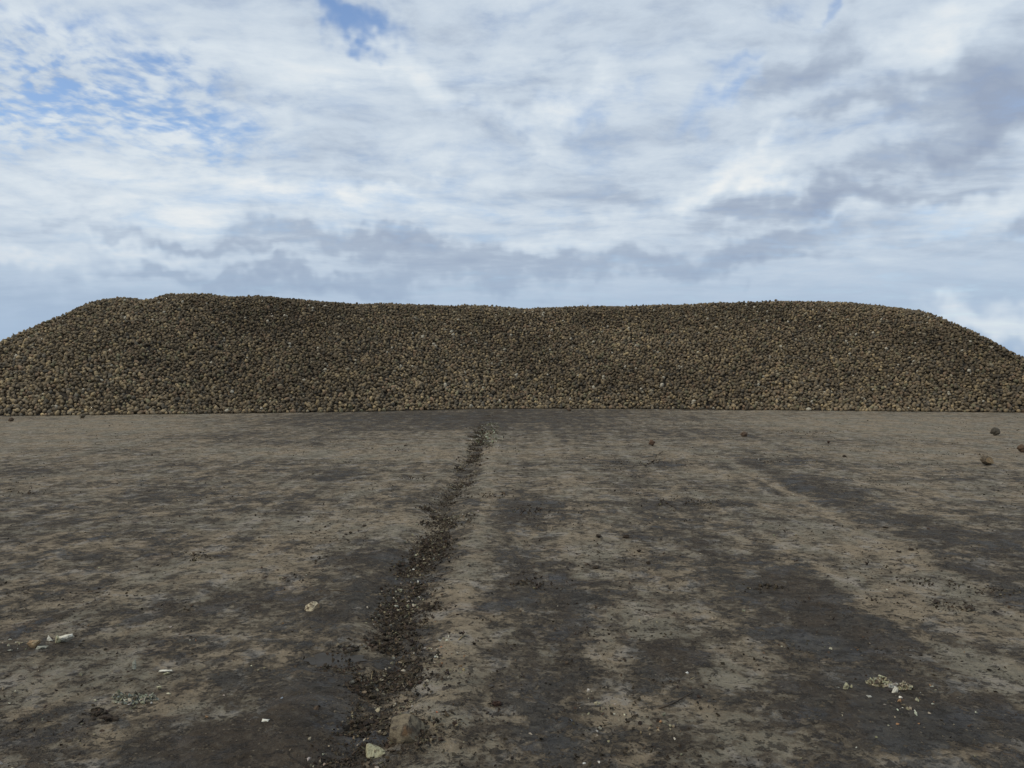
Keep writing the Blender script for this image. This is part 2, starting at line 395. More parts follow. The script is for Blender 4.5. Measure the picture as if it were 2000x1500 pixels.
def mat_simple(name, ca, cb, cc=None, scale=30, rough=.85, bs=.6, bd=.006, spec=.25, lo=.42, hi=.6, sss=0):
    m, n, b = new_mat(name)
    oc = n.new('ShaderNodeTexCoord').outputs['Object']
    scale = scale * 2.2
    f = n.ramp(n.noise(oc, scale, 6, .66, .3), lo, hi)
    c = n.mix(f, ca, cb)
    if cc: c = n.mix(n.ramp(n.noise(oc, scale * .45, 4, .6), .54, .66), c, cc)
    n.put(b.inputs['Base Color'], c); b.inputs['Roughness'].default_value = rough; b.inputs['Specular IOR Level'].default_value = spec
    bump(n, b, n.noise(oc, scale * 1.6, 6, .70), bs, bd)
    return m


def mat_vcol(name, rough=.92, spec=.2):
    m, n, b = new_mat(name)
    a = n.new('ShaderNodeAttribute', attribute_name='tint').outputs['Color']
    P = n.new('ShaderNodeNewGeometry').outputs['Position']
    c = n.mix(n.ramp(n.noise(P, 160, 3, .6), .35, .7), a, n.mix(1.0, a, (.55, .5, .45), 'MULTIPLY'))
    n.put(b.inputs['Base Color'], c); b.inputs['Roughness'].default_value = rough; b.inputs['Specular IOR Level'].default_value = spec
    bump(n, b, n.noise(P, 240, 3, .6), .5, .003)
    return m


M_BEET = mat_beet()
M_SKIN = mat_simple('beet_skin', (.11, .085, .055), (.045, .035, .026), (.22, .175, .11), 26)
M_SKIN_L = mat_simple('pale_beet_skin', (.52, .44, .29), (.11, .080, .050), (.56, .50, .36), 22)
M_STONE = mat_simple('dull_brown_skin', (.200, .162, .105), (.060, .046, .032), (.130, .080, .042), 11, bs=1.0, bd=.012, lo=.40, hi=.62)
M_FLESH = mat_simple('white_flesh', (.74, .70, .58), (.60, .57, .46), (.38, .34, .25), 40, rough=.6, bd=.004)
M_FLESH_Y = mat_simple('yellowed_flesh', (.46, .43, .27), (.33, .30, .18), (.16, .13, .08), 36, rough=.7)
M_FLESH_G = mat_simple('grey_flesh', (.36, .36, .29), (.24, .24, .19), (.13, .12, .09), 44, rough=.75)
M_FLESH_T = mat_simple('tan_flesh', (.30, .21, .115), (.17, .115, .065), (.34, .28, .18), 34, rough=.8)
M_CLOD = mat_simple('dark_clod', (.040, .030, .022), (.070, .053, .037), None, 40, rough=.95, bs=.9, bd=.010)
M_CLOD_R = mat_simple('reddish_clod', (.062, .034, .024), (.036, .024, .018), (.10, .06, .04), 50, rough=.95, bs=.9, bd=.008)
M_PEB = mat_simple('pale_pebble', (.62, .60, .54), (.48, .46, .41), None, 50, rough=.7)
M_PEB_B = mat_simple('blue_grey_pebble', (.30, .33, .36), (.20, .22, .25), None, 50, rough=.7)
M_STICK = mat_simple('dry_stick', (.095, .070, .045), (.055, .040, .028), None, 60)
M_STRAW = mat_simple('straw_bit', (.42, .34, .19), (.30, .23, .12), None, 60)
M_ORANGE = mat_simple('orange_bit', (.55, .15, .05), (.40, .10, .04), None, 60)
M_VC = mat_vcol('crumbs')

# ------------------------------------------------------------------ the pile
TAN = math.tan(R(31))
_fx = np.array([-900, 0, 400, 700, 850, 950, 1100, 1300, 1500, 1750, 2000, 2700], float)
_fy = np.array([817, 813, 808.5, 805, 801, 799, 798.5, 799.5, 801.5, 804, 806, 809], float)
_fY = EYE * FPX / (_fy - HORIZON); _fX = (_fx - 1000) / FPX * _fY
def foot(x): return np.interp(x, _fX, _fY) + .13 * perlin(np.asarray(x, float) * 1.1, np.asarray(x, float) * .0 + .37) + .06 * perlin(np.asarray(x, float) * 4.1, np.asarray(x, float) * .0 + .71)
_SIL = [(-420, 800), (-200, 742), (-90, 700), (0, 671), (35, 657), (79, 637), (112, 625), (157, 604), (182, 593), (210, 588), (245, 586), (280, 590), (304, 587), (329, 578), (371, 577), (413, 578), (430, 583),
        (490, 583), (542, 585), (595, 590), (647, 594), (700, 597), (842, 599), (947, 601), (1021, 606), (1105, 602), (1300, 600), (1440, 595), (1552, 592), (1650, 594),
        (1702, 599), (1804, 610), (1842, 626), (1895, 651), (1947, 677), (2000, 706), (2100, 757), (2190, 806)]
_hx, _hh = [], []
for px, py in _SIL:
    u = (px - 1000) / FPX; D = 32.0
    for _ in range(30):
        H = max(EYE + (HORIZON - py) / FPX * D, 0); D = float(foot(u * D)) + (H + .12) / TAN + .25
    _hx.append(u * D); _hh.append(H)
_hx, _hh = np.array(_hx), np.array(_hh)
def crest(x): return np.interp(x, _hx, _hh)
def smin(a, b, k):
    h = np.clip(.5 + .5 * (b - a) / k, 0, 1); return b * (1 - h) + a * h - k * h * (1 - h)
def pile_z(x, y, bumps=True):
    f = foot(x); c = crest(x) + .05
    z = smin((y - f) * TAN, c, .45)
    back = (f + 17 - y) * TAN
    z = smin(z, back, .5)
    if bumps:
        mid = np.clip((z - .15) * .8, 0, 1)
        z = z + mid * .06 * fbm(x * .55, y * .55, 3)
        up = np.clip(z / (c + 1e-3), 0, 1); face = 4 * up * (1 - up)
        z = z + face * (.30 * np.exp(-((x + 13.2) / 1.8) ** 2) - .32 * np.exp(-((x + 9.0) / 1.7) ** 2) + .16 * np.exp(-((x + 4.5) / 2.5) ** 2)
                        - .14 * np.exp(-((x - .5) / 2) ** 2) + .2 * np.exp(-((x - 6) / 3) ** 2) - .2 * np.exp(-((x - 11.5) / 2) ** 2))
    return z


def beet_mesh(name, sub, seed, elong=1.0, cut=False):
    bm = bmesh.new(); bmesh.ops.create_icosphere(bm, subdivisions=sub, radius=1.0)
    off = Vector((seed * 7.3, seed * 3.1, seed * 1.7))
    lean = Vector((random.uniform(-.15, .15), random.uniform(-.15, .15), 0))
    for v in bm.verts:
        p = v.co.copy(); z = p.z
        k = 1.0 + .20 * z if z < 0 else 1.0 - .10 * z
        w = 1 - .42 * max(0, -z) ** 1.3 - .10 * max(0, z)
        lump = 1 + .30 * mnoise.noise(p * 1.4 + off) + .13 * mnoise.noise(p * 3.3 + off)
        crease = 1 - .06 * math.exp(-(math.sin(math.atan2(p.y, p.x) + .8 * z) / .22) ** 2)   # the root groove down each side
        if cut and p.x > .45: p.x = .45 + (p.x - .45) * .12
        if cut and p.y + p.z < -.8: p.y += (-.8 - p.y - p.z) * .7
        tail = 1 + .25 * max(0, -z - .82) / .18
        v.co = Vector((p.x * w * crease, p.y * w * crease * .92, z * elong * tail)) * lump + lean * max(0, -z) * .8
    for f in bm.faces: f.smooth = True
    me = bpy.data.meshes.new(name); bm.to_mesh(me); bm.free(); me.materials.append(M_BEET)
    return me


BEETS = [beet_mesh('beet', 2, s, e, s % 3 == 0) for s, e in ((1, 1.15), (2, .95), (3, 1.25), (4, 1.12), (5, 1.5), (6, 1.0), (7, .92), (8, 1.3), (9, 1.1), (10, 1.7), (11, 1.2))]


def scatter_pile():
    """dart throwing over the pile's skin: (x, distance up the slope)"""
    pts = []; cell = .16; grid = {}
    x0, x1 = -27.5, 23.0
    n = 210000
    xs = rng.uniform(x0, x1, n); ss = rng.uniform(-.02, 13.5, n) ; rr = rng.uniform(0, 1, n)
    ys = foot(xs) + .02 + ss * .86
    zc = pile_z(xs, ys)
    slope_z = (ys - foot(xs)) * TAN
    flat = zc < slope_z - .2
    keep = (zc > -.05) & (crest(xs) > .05) & (ys < foot(xs) + 11.2)
    for x, s, y, z, r in zip(xs[keep], ss[keep], ys[keep], zc[keep], rr[keep]):
        rad = (.038 + .031 * r ** 1.5) * (1.10 - .028 * min(s, 8))
        gx, gs = int(x / cell), int(s / cell); ok = True
        for i in (gx - 1, gx, gx + 1):
            for j in (gs - 1, gs, gs + 1):
                for (a, b, c) in grid.get((i, j), ()):
                    if (a - x) ** 2 + (b - s) ** 2 < ((c + rad) * .80) ** 2: ok = False; break
                if not ok: break
            if not ok: break
        if ok:
            grid.setdefault((gx, gs), []).append((x, s, rad)); pts.append((x, y, z, rad, s))
    return np.array(pts)


def tints(n, x, s):
    u = rng.uniform(0, 1, n)
    pal = np.array([(.125, .098, .068), (.085, .068, .050), (.185, .145, .096), (.105, .085, .064), (.070, .063, .055), (.24, .185, .115), (.125, .115, .078), (.15, .105, .075)])
    p = np.array([.25, .16, .14, .19, .08, .06, .05, .07]); idx = rng.choice(len(pal), n, p=p / p.sum())
    c = pal[idx] * np.array([1.43, 1.40, 1.22]) * rng.uniform(.7, 1.3, (n, 1))
    # broad darker and paler zones of the heap, uneven at random
    zone = 1 + .55 * fbm(x * .22, s * .35 + 50, 3) + .30 * fbm(x * .9 + 7, s * .9, 3)
    zone = zone + .26 * np.exp(-((x + 15) / 4.5) ** 2) - .30 * np.exp(-((x + 10.2) / 1.9) ** 2 - ((s - 5) / 4.0) ** 2) + .20 * np.exp(-(s / 1.4) ** 2)  # left end painted lighter as if better lit; area beside it darker, foot paler
    zone -= .12 * np.exp(-((s - 7.5) / 2.0) ** 2)
    c = c * np.clip(zone, .45, 1.7)[:, None]
    w = rng.uniform(0, 1, n); c[w < .008] = (.52, .47, .36); c[(w >= .008) & (w < .022)] = (.32, .27, .18)
    return c


def build_pile():
    P = scatter_pile(); n = len(P)
    x, y, z, r, s = P.T
    e = .05
    nx = -(pile_z(x + e, y) - pile_z(x - e, y)) / (2 * e); ny = -(pile_z(x, y + e) - pile_z(x, y - e)) / (2 * e)
    L = np.sqrt(nx ** 2 + ny ** 2 + 1); nx, ny, nz = nx / L, ny / L, 1 / L
    lift = rng.normal(0, .022, n)
    top = np.stack([x + nx * lift, y + ny * lift, np.maximum(z + nz * lift, r * .72)], 1)
    # second layer, deeper, filling the gaps
    m2 = n
    d2 = .10
    low = np.stack([x + rng.uniform(-.07, .07, n) - nx * d2, y + rng.uniform(-.07, .07, n) - ny * d2, z - nz * d2], 1)
    ok2 = low[:, 2] > .02
    tint = tints(n, x, s)
    rot = rng.uniform(0, 2 * np.pi, (n, 3))
    dist = np.sqrt(top[:, 0] ** 2 + top[:, 1] ** 2)
    vis = (np.abs(top[:, 0] / top[:, 1]) < 1000 / FPX)
    order = np.argsort(np.where(vis, -r / dist, 1))
    single = order[:300 - 14]
    mask = np.ones(n, bool); mask[single] = False
    # individual beets
    zones = [(-1e9, -14.6, 'at the far left end of the heap'), (-14.6, -11.5, 'under the left hump of the heap'), (-11.5, -8, 'under the dark area right of the left hump'),
             (-8, -3, 'between the left hump and the rut'), (-3, 1.5, 'where the rut meets the heap'), (1.5, 6.5, 'behind the white chips right of the rut'),
             (6.5, 11.5, 'under the right half of the heap'), (11.5, 1e9, 'at the far right end of the heap')]
    for k, i in enumerate(single):
        o = bpy.data.objects.new('beet', BEETS[i % len(BEETS)]); COL.objects.link(o)
        o.location = top[i]; o.rotation_euler = rot[i]; o.scale = (r[i],) * 3
        c = tint[i]; o['tint'] = [float(q) for q in c]
        lum = c.mean(); w = 'pale tan' if lum > .19 else 'dark soil-covered' if lum < .105 else 'earth brown'
        zn = next(q[2] for q in zones if q[0] <= top[i][0] < q[1])
        tag(o, w + ' beet in the lowest rows ' + zn, 'beet', w + ' beets in the lowest rows ' + zn)
    co = np.concatenate([top[mask], low[ok2]]); rad = np.concatenate([r[mask], r[ok2] * 1.15]); ro = np.concatenate([rot[mask], rot[ok2][:, ::-1]])
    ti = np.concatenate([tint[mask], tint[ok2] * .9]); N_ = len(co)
    # base mesh: the heap's core surface (faces) and one loose vertex for every beet
    gx = np.concatenate([np.arange(-30, 26, .22)]); gy = np.arange(-.2, 17.3, .22)
    A, B = np.meshgrid(gx, gy); X = A.ravel(); Y = foot(X) + B.ravel(); Z = np.maximum(pile_z(X, Y) - .13, -.06)
    ii = np.arange(len(X)).reshape(len(gy), len(gx)); q = np.stack([ii[:-1, :-1], ii[:-1, 1:], ii[1:, 1:], ii[1:, :-1]], -1).reshape(-1, 4)
    nc = len(X)
    me = mesh_from('beet_pile', np.concatenate([np.stack([X, Y, Z], 1), co]), quads=q)
    def put(nm, typ, key, arr):
        me.attributes.new(nm, typ, 'POINT').data.foreach_set(key, np.ascontiguousarray(arr, np.float32).ravel())
    pad = lambda a, v: np.concatenate([np.full((nc,) + a.shape[1:], v), a])
    put('radius', 'FLOAT', 'value', pad(rad, 0.)); put('turn', 'FLOAT_VECTOR', 'vector', pad(ro, 0.))
    put('tint', 'FLOAT_VECTOR', 'vector', pad(ti, .06)); put('is_beet', 'FLOAT', 'value', pad(np.ones(N_), 0.))
    core, cn, cb = new_mat('heap_core')
    cb.inputs['Base Color'].default_value = (.045, .037, .028, 1); cb.inputs['Roughness'].default_value = 1
    cn2 = cn.noise(cn.new('ShaderNodeNewGeometry').outputs['Position'], 9, 4, .6); bump(cn, cb, cn2, 1, .1)
    me.materials.append(core)
    o = link('beet_pile', me)
    tag(o, 'long flat-topped heap of harvested earth brown beets spanning the far side of the yard', kind='stuff')
    ng = bpy.data.node_groups.new('scatter_beets', 'GeometryNodeTree')
    ng.interface.new_socket('Geometry', in_out='INPUT', socket_type='NodeSocketGeometry')
    ng.interface.new_socket('Geometry', in_out='OUTPUT', socket_type='NodeSocketGeometry')
    A_ = ng.nodes.new; Lk = ng.links.new
    gi, go = A_('NodeGroupInput'), A_('NodeGroupOutput')
    def named(nm, t):
        k = A_('GeometryNodeInputNamedAttribute'); k.data_type = t; k.inputs[0].default_value = nm
        return k.outputs[0]
    sep = A_('GeometryNodeSeparateGeometry'); sep.domain = 'POINT'
    cmp_ = A_('FunctionNodeCompare'); cmp_.data_type = 'FLOAT'; cmp_.operation = 'GREATER_THAN'; Lk(named('is_beet', 'FLOAT'), cmp_.inputs[0]); cmp_.inputs[1].default_value = .5
    Lk(gi.outputs[0], sep.inputs[0]); Lk(cmp_.outputs[0], sep.inputs[1])
    jn = A_('GeometryNodeJoinGeometry')
    srcs = {}
    for ob in COL.objects:
        if ob.name.split('.')[0] == 'beet' and ob.data not in srcs: srcs[ob.data] = ob
    for ob in srcs.values():
        inf = A_('GeometryNodeObjectInfo'); inf.transform_space = 'ORIGINAL'; inf.inputs[0].default_value = ob; inf.inputs['As Instance'].default_value = True
        Lk(inf.outputs['Geometry'], jn.inputs[0])
    iop = A_('GeometryNodeInstanceOnPoints'); Lk(sep.outputs[0], iop.inputs['Points']); Lk(jn.outputs[0], iop.inputs['Instance'])
    iop.inputs['Pick Instance'].default_value = True
    e2r = A_('FunctionNodeEulerToRotation'); Lk(named('turn', 'FLOAT_VECTOR'), e2r.inputs[0]); Lk(e2r.outputs[0], iop.inputs['Rotation'])
    Lk(named('radius', 'FLOAT'), iop.inputs['Scale'])
    j2 = A_('GeometryNodeJoinGeometry'); Lk(iop.outputs[0], j2.inputs[0]); Lk(sep.outputs[1], j2.inputs[0]); Lk(j2.outputs[0], go.inputs[0])
    md = o.modifiers.new('scatter', 'NODES'); md.node_group = ng
    print('beets in pile', n, 'all', N_)
    return top, r


build_pile()

# ------------------------------------------------------------------ loose beets on the yard
def place(o, px, py, sink=.0, rot=None):
    """stand an object's lowest point on the ground where the photograph shows its foot"""
    g = G(px, py)
    if rot is not None: o.rotation_euler = [R(a) for a in rot]
    bpy.context.view_layer.update()
    kids = [o] if o.data else []
    kids += list(o.children)
    mw = o.rotation_euler.to_matrix() @ Matrix.Diagonal(o.scale)
    zmin = min((mw @ (c.location * (c is not o) + v.co)).z for c in kids for v in c.data.vertices)
    o.location = (g.x, g.y, gz(g.x, g.y) - zmin - sink)
    return o


def px_size(px, py, w): return w / FPX * G(px, py).y * 1.0    # metres across for a pixel width at that ground row


LOOSE = [  # px, py foot, width px, tint, elong index, rotation, label
    (1946, 851, 17, (.085, .078, .062), 5, (70, 20, 40), 'round dark grey beet alone on the pale ground at the far right below the pile'),
    (1274, 871, 12, (.13, .078, .050), 1, (20, 70, 10), 'small reddish brown beet lying right of centre below the pile'),
    (1454, 853, 11, (.12, .080, .055), 3, (80, 10, 70), 'small brown beet on the dark smear below the right half of the pile'),
    (20, 823, 9, (.12, .085, .06), 0, (60, 0, 100), 'small brown beet a step in front of the pile at the left edge'),
    (160, 817, 10, (.12, .10, .07), 1, (90, 0, 0), 'brown beet rolled just clear of the pile foot on the left'),
    (1998, 884, 16, (.13, .085, .055), 0, (90, 30, 0), 'reddish brown beet cut off by the right edge of the yard view'),
    (1112, 803, 9, (.14, .10, .07), 6, (90, 30, 0), 'tan brown beet just clear of the pile foot right of the rut'),
]
def loose_beet(px, py, w, tint, k, rot, label, mesh=None, cat='beet', mat=None, kids=()):
    me = mesh or beet_mesh('beet', 4, 20 + k, (1.15, 1.0, 1.3, 1.2, 1.5, .98, .95)[k])
    o = bpy.data.objects.new('beet', me); COL.objects.link(o)
    r = px_size(px, py, w) / 2 / 1.02
    o.scale = (r,) * 3; o['tint'] = list(tint)
    place(o, px, py, .004, rot); return tag(o, label, cat)
for a in LOOSE: loose_beet(*a)


def cut_piece(px, py, w, label, name, cat, skin, flesh, cuts, rot=(0, 0, 0), shape=(1, 1, 1), seed=1, lump=.2, sub=4, sink=.0, group=None, yaw_scale=1):
    """a broken lump: a knobbly skin with planes sliced off; every slice is a face part of its own"""
    bm = bmesh.new(); bmesh.ops.create_icosphere(bm, subdivisions=sub, radius=1.0)
    off = Vector((seed * 5.7, seed * 2.3, seed * 9.1))
    for v in bm.verts:
        p = v.co.copy()
        v.co = Vector((p.x * shape[0], p.y * shape[1], p.z * shape[2])) * (1 + lump * mnoise.noise(p * 1.2 + off) + lump * .5 * mnoise.noise(p * 2.9 + off) + .035 * mnoise.noise(p * 7 + off) + .02 * mnoise.noise(p * 15 + off))
    r = px_size(px, py, w) / 2
    root = bpy.data.objects.new(name, None); COL.objects.link(root); root.empty_display_size = .05
    for ci, (co, no) in enumerate(cuts):
        g = bmesh.ops.bisect_plane(bm, geom=bm.verts[:] + bm.edges[:] + bm.faces[:], plane_co=Vector(co), plane_no=Vector(no), clear_outer=True)
        ed = [e for e in bm.edges if len(e.link_faces) == 1]
        old = set(bm.faces)
        bmesh.ops.holes_fill(bm, edges=ed, sides=0)
        new = [f for f in bm.faces if f not in old]
        for f in new: f.material_index = ci + 1
        bmesh.ops.triangulate(bm, faces=new)
    for f in bm.faces: f.smooth = True
    for ci in range(len(cuts) + 1):
        pb = bm.copy()
        bmesh.ops.delete(pb, geom=[f for f in pb.faces if f.material_index != ci], context='FACES')
        if not pb.faces: pb.free(); continue
        if ci:
            bmesh.ops.poke(pb, faces=pb.faces[:]) if len(pb.faces) < 12 else None
            for _ in range(3):
                long_ = [e for e in pb.edges if e.calc_length() > .16]
                if long_: bmesh.ops.subdivide_edges(pb, edges=long_, cuts=1)
                bmesh.ops.triangulate(pb, faces=pb.faces[:])
            nn = Vector(cuts[ci - 1][1]).normalized()
            bd = {v for e in pb.edges if len(e.link_faces) < 2 for v in e.verts}
            for v in pb.verts:
                if v not in bd: v.co += nn * (.06 * mnoise.noise(v.co * 2.6 + off) + .03 * mnoise.noise(v.co * 8 + off))
        bmesh.ops.scale(pb, vec=(r, r, r), verts=pb.verts[:])
        for f in pb.faces: f.material_index = 0
        nm = 'cut_face' if ci else 'skin'
        me = bpy.data.meshes.new(nm); pb.to_mesh(me); pb.free()
        link(nm, me, flesh if ci else skin, root)
    bm.free()
    place(root, px, py, sink, rot)
    return tag(root, label, cat, group)


cut_piece(1930, 909, 24, 'brown beet with a pale sliced side and pointed root, near the right edge', 'beet', 'beet', M_SKIN, M_FLESH_T,
          [((.35, -.42, 0), (.35, -.9, .25))], (0, 12, -12), (1.0, .72, .68), 3)
cut_piece(608, 1196, 30, 'mottled cream half beet lying dome up alone on the dark ground left of the rut', 'half_beet', 'beet piece', M_SKIN_L, M_FLESH_T,
          [((0, 0, -.12), (0, 0, -1)), ((.62, -.2, 0), (.8, -.6, .1))], (0, 0, 10), (1.0, .9, .92), 5, sink=.004)
cut_piece(792, 1444, 80, 'large dull brown truncated beet chunk on the rut nearest the viewer', 'beet_chunk', 'beet piece', M_STONE, M_STONE,
          [((0, -.25, .50), (-.2, -.35, 1)), ((.55, 0, .1), (1, -.2, .75)), ((-.82, 0, .1), (-1, -.3, .2))], (0, 0, -12), (1.08, .8, .74), 8, lump=.12, sink=.03)
cut_piece(727, 1468, 42, 'yellow grey broken beet wedge with pointed tip beside the large brown chunk', 'beet_wedge', 'beet piece', M_SKIN_L, M_FLESH_Y,
          [((0, -.28, .1), (.12, -1, .55)), ((.1, 0, .28), (.55, .12, 1)), ((-.68, 0, 0), (-1, -.2, .1))], (0, 0, 8), (1.1, .75, .75), 11, sink=.006)


def puddle(px, py, rx, ry, label):
    g = G(px, py); W_ = rx / FPX * g.y; y0, y1 = G(px, py + ry).y, G(px, py - ry).y; L_ = (y1 - y0) / 2
    v = [(0, 0, 0)]; k = 40
    for i in range(k):
        a = i * 2 * math.pi / k; q = 1 + .6 * mnoise.noise(Vector((math.cos(a) * 1.4, math.sin(a) * 1.4, px))) + .3 * mnoise.noise(Vector((math.cos(a) * 5, math.sin(a) * 5, px)))
        v.append((math.cos(a) * W_ * q, math.sin(a) * L_ * q, 0))
    f = [(0, i + 1, (i + 1) % k + 1) for i in range(k)]
    me = bpy.data.meshes.new('puddle'); me.from_pydata(v, [], f)
    m, n, b = new_mat('thin_water'); b.inputs['Base Color'].default_value = (.058, .052, .044, 1); b.inputs['Specular IOR Level'].default_value = .10
    P_ = n.new('ShaderNodeNewGeometry').outputs['Position']
    n.put(b.inputs['Roughness'], n.ramp(n.noise(P_, 9, 4, .6), .3, .7, .5, .8)); bump(n, b, n.noise(P_, 30, 4, .6), .25, .01)
    yc = (y0 + y1) / 2
    o = link('puddle', me, m, loc=(g.x, yc, PUDDLE_Z)); return tag(o, label, 'puddle')
puddle(650, 1292, 62, 12, 'shallow slate blue puddle film left of the black crumbs in the rut')


# ---- hull-like fragments of white flesh, clods, pebbles
def hull_mesh(name, seed, dims, n=14, rough=.05, sub=2, pts=None, smooth=False):
    rs = random.Random(seed); bm = bmesh.new()
    pts = pts or [Vector((rs.gauss(0, 1), rs.gauss(0, 1), rs.gauss(0, 1))).normalized() * rs.uniform(.75, 1.05) for _ in range(n)]
    for p in pts: bm.verts.new((p[0] * dims[0], p[1] * dims[1], p[2] * dims[2]))
    h = bmesh.ops.convex_hull(bm, input=bm.verts[:])
    bmesh.ops.delete(bm, geom=[v for v in bm.verts if not v.link_faces], context='VERTS')
    bmesh.ops.triangulate(bm, faces=bm.faces[:])
    if sub: bmesh.ops.subdivide_edges(bm, edges=bm.edges[:], cuts=sub, use_grid_fill=True)
    m = max(dims)
    off = Vector((seed * 1.3, seed * .7, seed * 2.1))
    for v in bm.verts:
        v.co += v.co.normalized() * m * (rough * mnoise.noise(v.co / m * 2.6 + off) * 2 + rough * mnoise.noise(v.co / m * 7 + off))
    for f in bm.faces: f.smooth = smooth
    me = bpy.data.meshes.new(name); bm.to_mesh(me); bm.free(); return me


def frag(px, py, w, h, name, cat, label, m, seed, depth=.6, rot=(0, 0, 0), group=None, rough=.06, pts=None, smooth=False, sink=.0, sub=3, n=12):
    W_, H_ = px_size(px, py, w) / 2 * (1.12 if 'beet' in name else 1), px_size(px, py, h) / 2 * (1.4 if 'beet' in name else 1)
    me = hull_mesh(name, seed, (W_, W_ * depth, H_), n, rough, sub, pts, smooth)
    o = link(name, me, m); place(o, px, py, sink, rot); return tag(o, label, cat, group)


BONE = [(-1, -.2, .2), (-1, .5, -.5), (-.8, 0, .9), (.9, .1, 1), (1, .5, .1), (.6, -.5, .9), (.2, -.5, .2), (.95, -.3, .5), (0, .6, -.6), (-.3, -.6, .6)]
TRI = [(-1, 0, -1), (1, .3, -.9), (-.5, .1, 1), (0, -.6, -.8), (.2, .6, -.7), (-.8, -.4, -.2), (.8, -.2, -.5)]
KNOB = [(-.9, 0, -.6), (-.7, .3, .6), (-.5, -.4, -.9), (0, 0, 1), (.4, .3, -.8), (.9, 0, -.9), (.3, -.5, -.9), (-.9, -.3, 0)]
frag(121, 1261, 28, 13, 'beet_fragment', 'beet piece', 'long white beet fragment at the right end of the row of scraps near the left', M_FLESH, 3, .45, (0, -9, 4), pts=BONE)
frag(105, 1262, 15, 14, 'beet_fragment', 'beet piece', 'small yellowish beet fragment touching the long white one at left', M_FLESH_Y, 4, .7)
frag(89, 1258, 10, 9, 'beet_fragment', 'beet piece', 'tiny white triangular fragment between the yellowish and the tan scraps at the left', M_FLESH, 5, .6, pts=TRI)
frag(58, 1271, 30, 17, 'beet_fragment', 'beet piece', 'tan orange beet scrap at the left end of the row of scraps', M_FLESH_T, 6, .6, (0, -16, 0))
frag(74, 1274, 28, 8, 'beet_fragment', 'beet piece', 'flat grey beet scrap in front of the tan orange one near the left edge', M_FLESH_G, 7, .5, (0, -10, 0))
frag(10, 1277, 11, 3, 'beet_fragment', 'beet piece', 'thin pale grey shred lying right at the left edge of the view', M_FLESH_G, 8, .5)
frag(256, 1313, 9, 15, 'beet_fragment', 'beet piece', 'pale grey upright shard standing on dark mud left of the white forked one', M_FLESH_G, 9, .7, (0, 12, 0), pts=KNOB)
o = frag(316, 1321, 23, 6, 'beet_fragment', 'beet piece', 'white forked bone-like fragment on the dark mud at the left', M_FLESH, 10, .45, (0, 4, 10), pts=BONE)
frag(318, 1325, 14, 5, 'beet_fragment', 'beet piece', 'cream underside splinter leaning against the white forked fragment', M_FLESH_Y, 12, .4, (0, -14, 0))
frag(303, 1353, 11, 6, 'beet_fragment', 'beet piece', 'small cream lump between the white forked fragment and the grey mash', M_FLESH_Y, 13, .7)
frag(513, 1425, 17, 8, 'beet_fragment', 'beet piece', 'flat white shard alone on dark mud at the lower left of centre', M_FLESH, 14, .6, (0, 10, 0))
frag(1755, 1359, 13, 13, 'beet_fragment', 'beet piece', 'bright white peaked lump at the front of the yellow mash on the right', M_FLESH, 15, .7, pts=KNOB, rot=(0, 0, 170))
frag(1766, 1369, 10, 6, 'beet_fragment', 'beet piece', 'small white flake just below the peaked white lump on the right', M_FLESH, 16, .7)
frag(1706, 1370, 14, 5, 'beet_fragment', 'beet piece', 'slim white sliver lying slantwise below the yellow mash', M_FLESH, 17, .35, (0, 14, 0))
frag(1771, 1389, 9, 3, 'beet_fragment', 'beet piece', 'tiny flat white sliver under the white flakes on the right', M_FLESH, 18, .6)
frag(1795, 1394, 5, 4, 'beet_fragment', 'beet piece', 'tiny white dot-like crumb rightmost of the bits under the yellow mash', M_FLESH, 19, .8)
frag(1658, 1353, 16, 11, 'beet_fragment', 'beet piece', 'cream yellow lump left of the yellow mash on the right', M_FLESH_Y, 20, .7)
frag(1671, 1351, 9, 7, 'beet_fragment', 'beet piece', 'small knobby cream bit between the larger cream lump and yellow mash', M_FLESH_Y, 21, .7)
frag(1643, 1352, 10, 4, 'beet_fragment', 'beet piece', 'flat pale grey chip leftmost of the scraps on the right', M_FLESH_G, 22, .7)
frag(1829, 1345, 11, 4, 'beet_fragment', 'beet piece', 'flat grey white chip right of the yellow mash on bare dark mud', M_FLESH_G, 23, .6)
frag(813, 1110, 14, 6, 'beet_fragment', 'beet piece', 'pale peach scrap on the left rim of the rut in mid distance', M_FLESH_T, 24, .5)
frag(806, 1107, 6, 5, 'beet_fragment', 'beet piece', 'tiny white bit touching the pale peach scrap on the rut rim', M_FLESH, 25, .5)
frag(905, 1322, 10, 6, 'leaf_scrap', 'leaf', 'small buff leaf scrap on the pale streak right of the rut', M_STRAW, 26, .8)
frag(851, 1404, 6, 3, 'orange_scrap', 'scrap', 'tiny orange scrap right of the large brown chunk', M_ORANGE, 27, .6)
frag(700, 1388 - 60 + 4, 9, 6, 'beet_fragment', 'beet piece', 'whitish chip in the black crumbs where the rut widens', M_FLESH_G, 28, .7)
frag(772, 1182, 12, 8, 'beet_fragment', 'beet piece', 'pale green grey scrap in the rut crumbs beside two white chips', M_FLESH_G, 29, .7)
frag(766, 1183, 4, 5, 'beet_fragment', 'beet piece', 'small white chip touching the pale green grey scrap in the rut', M_FLESH, 30, .7)
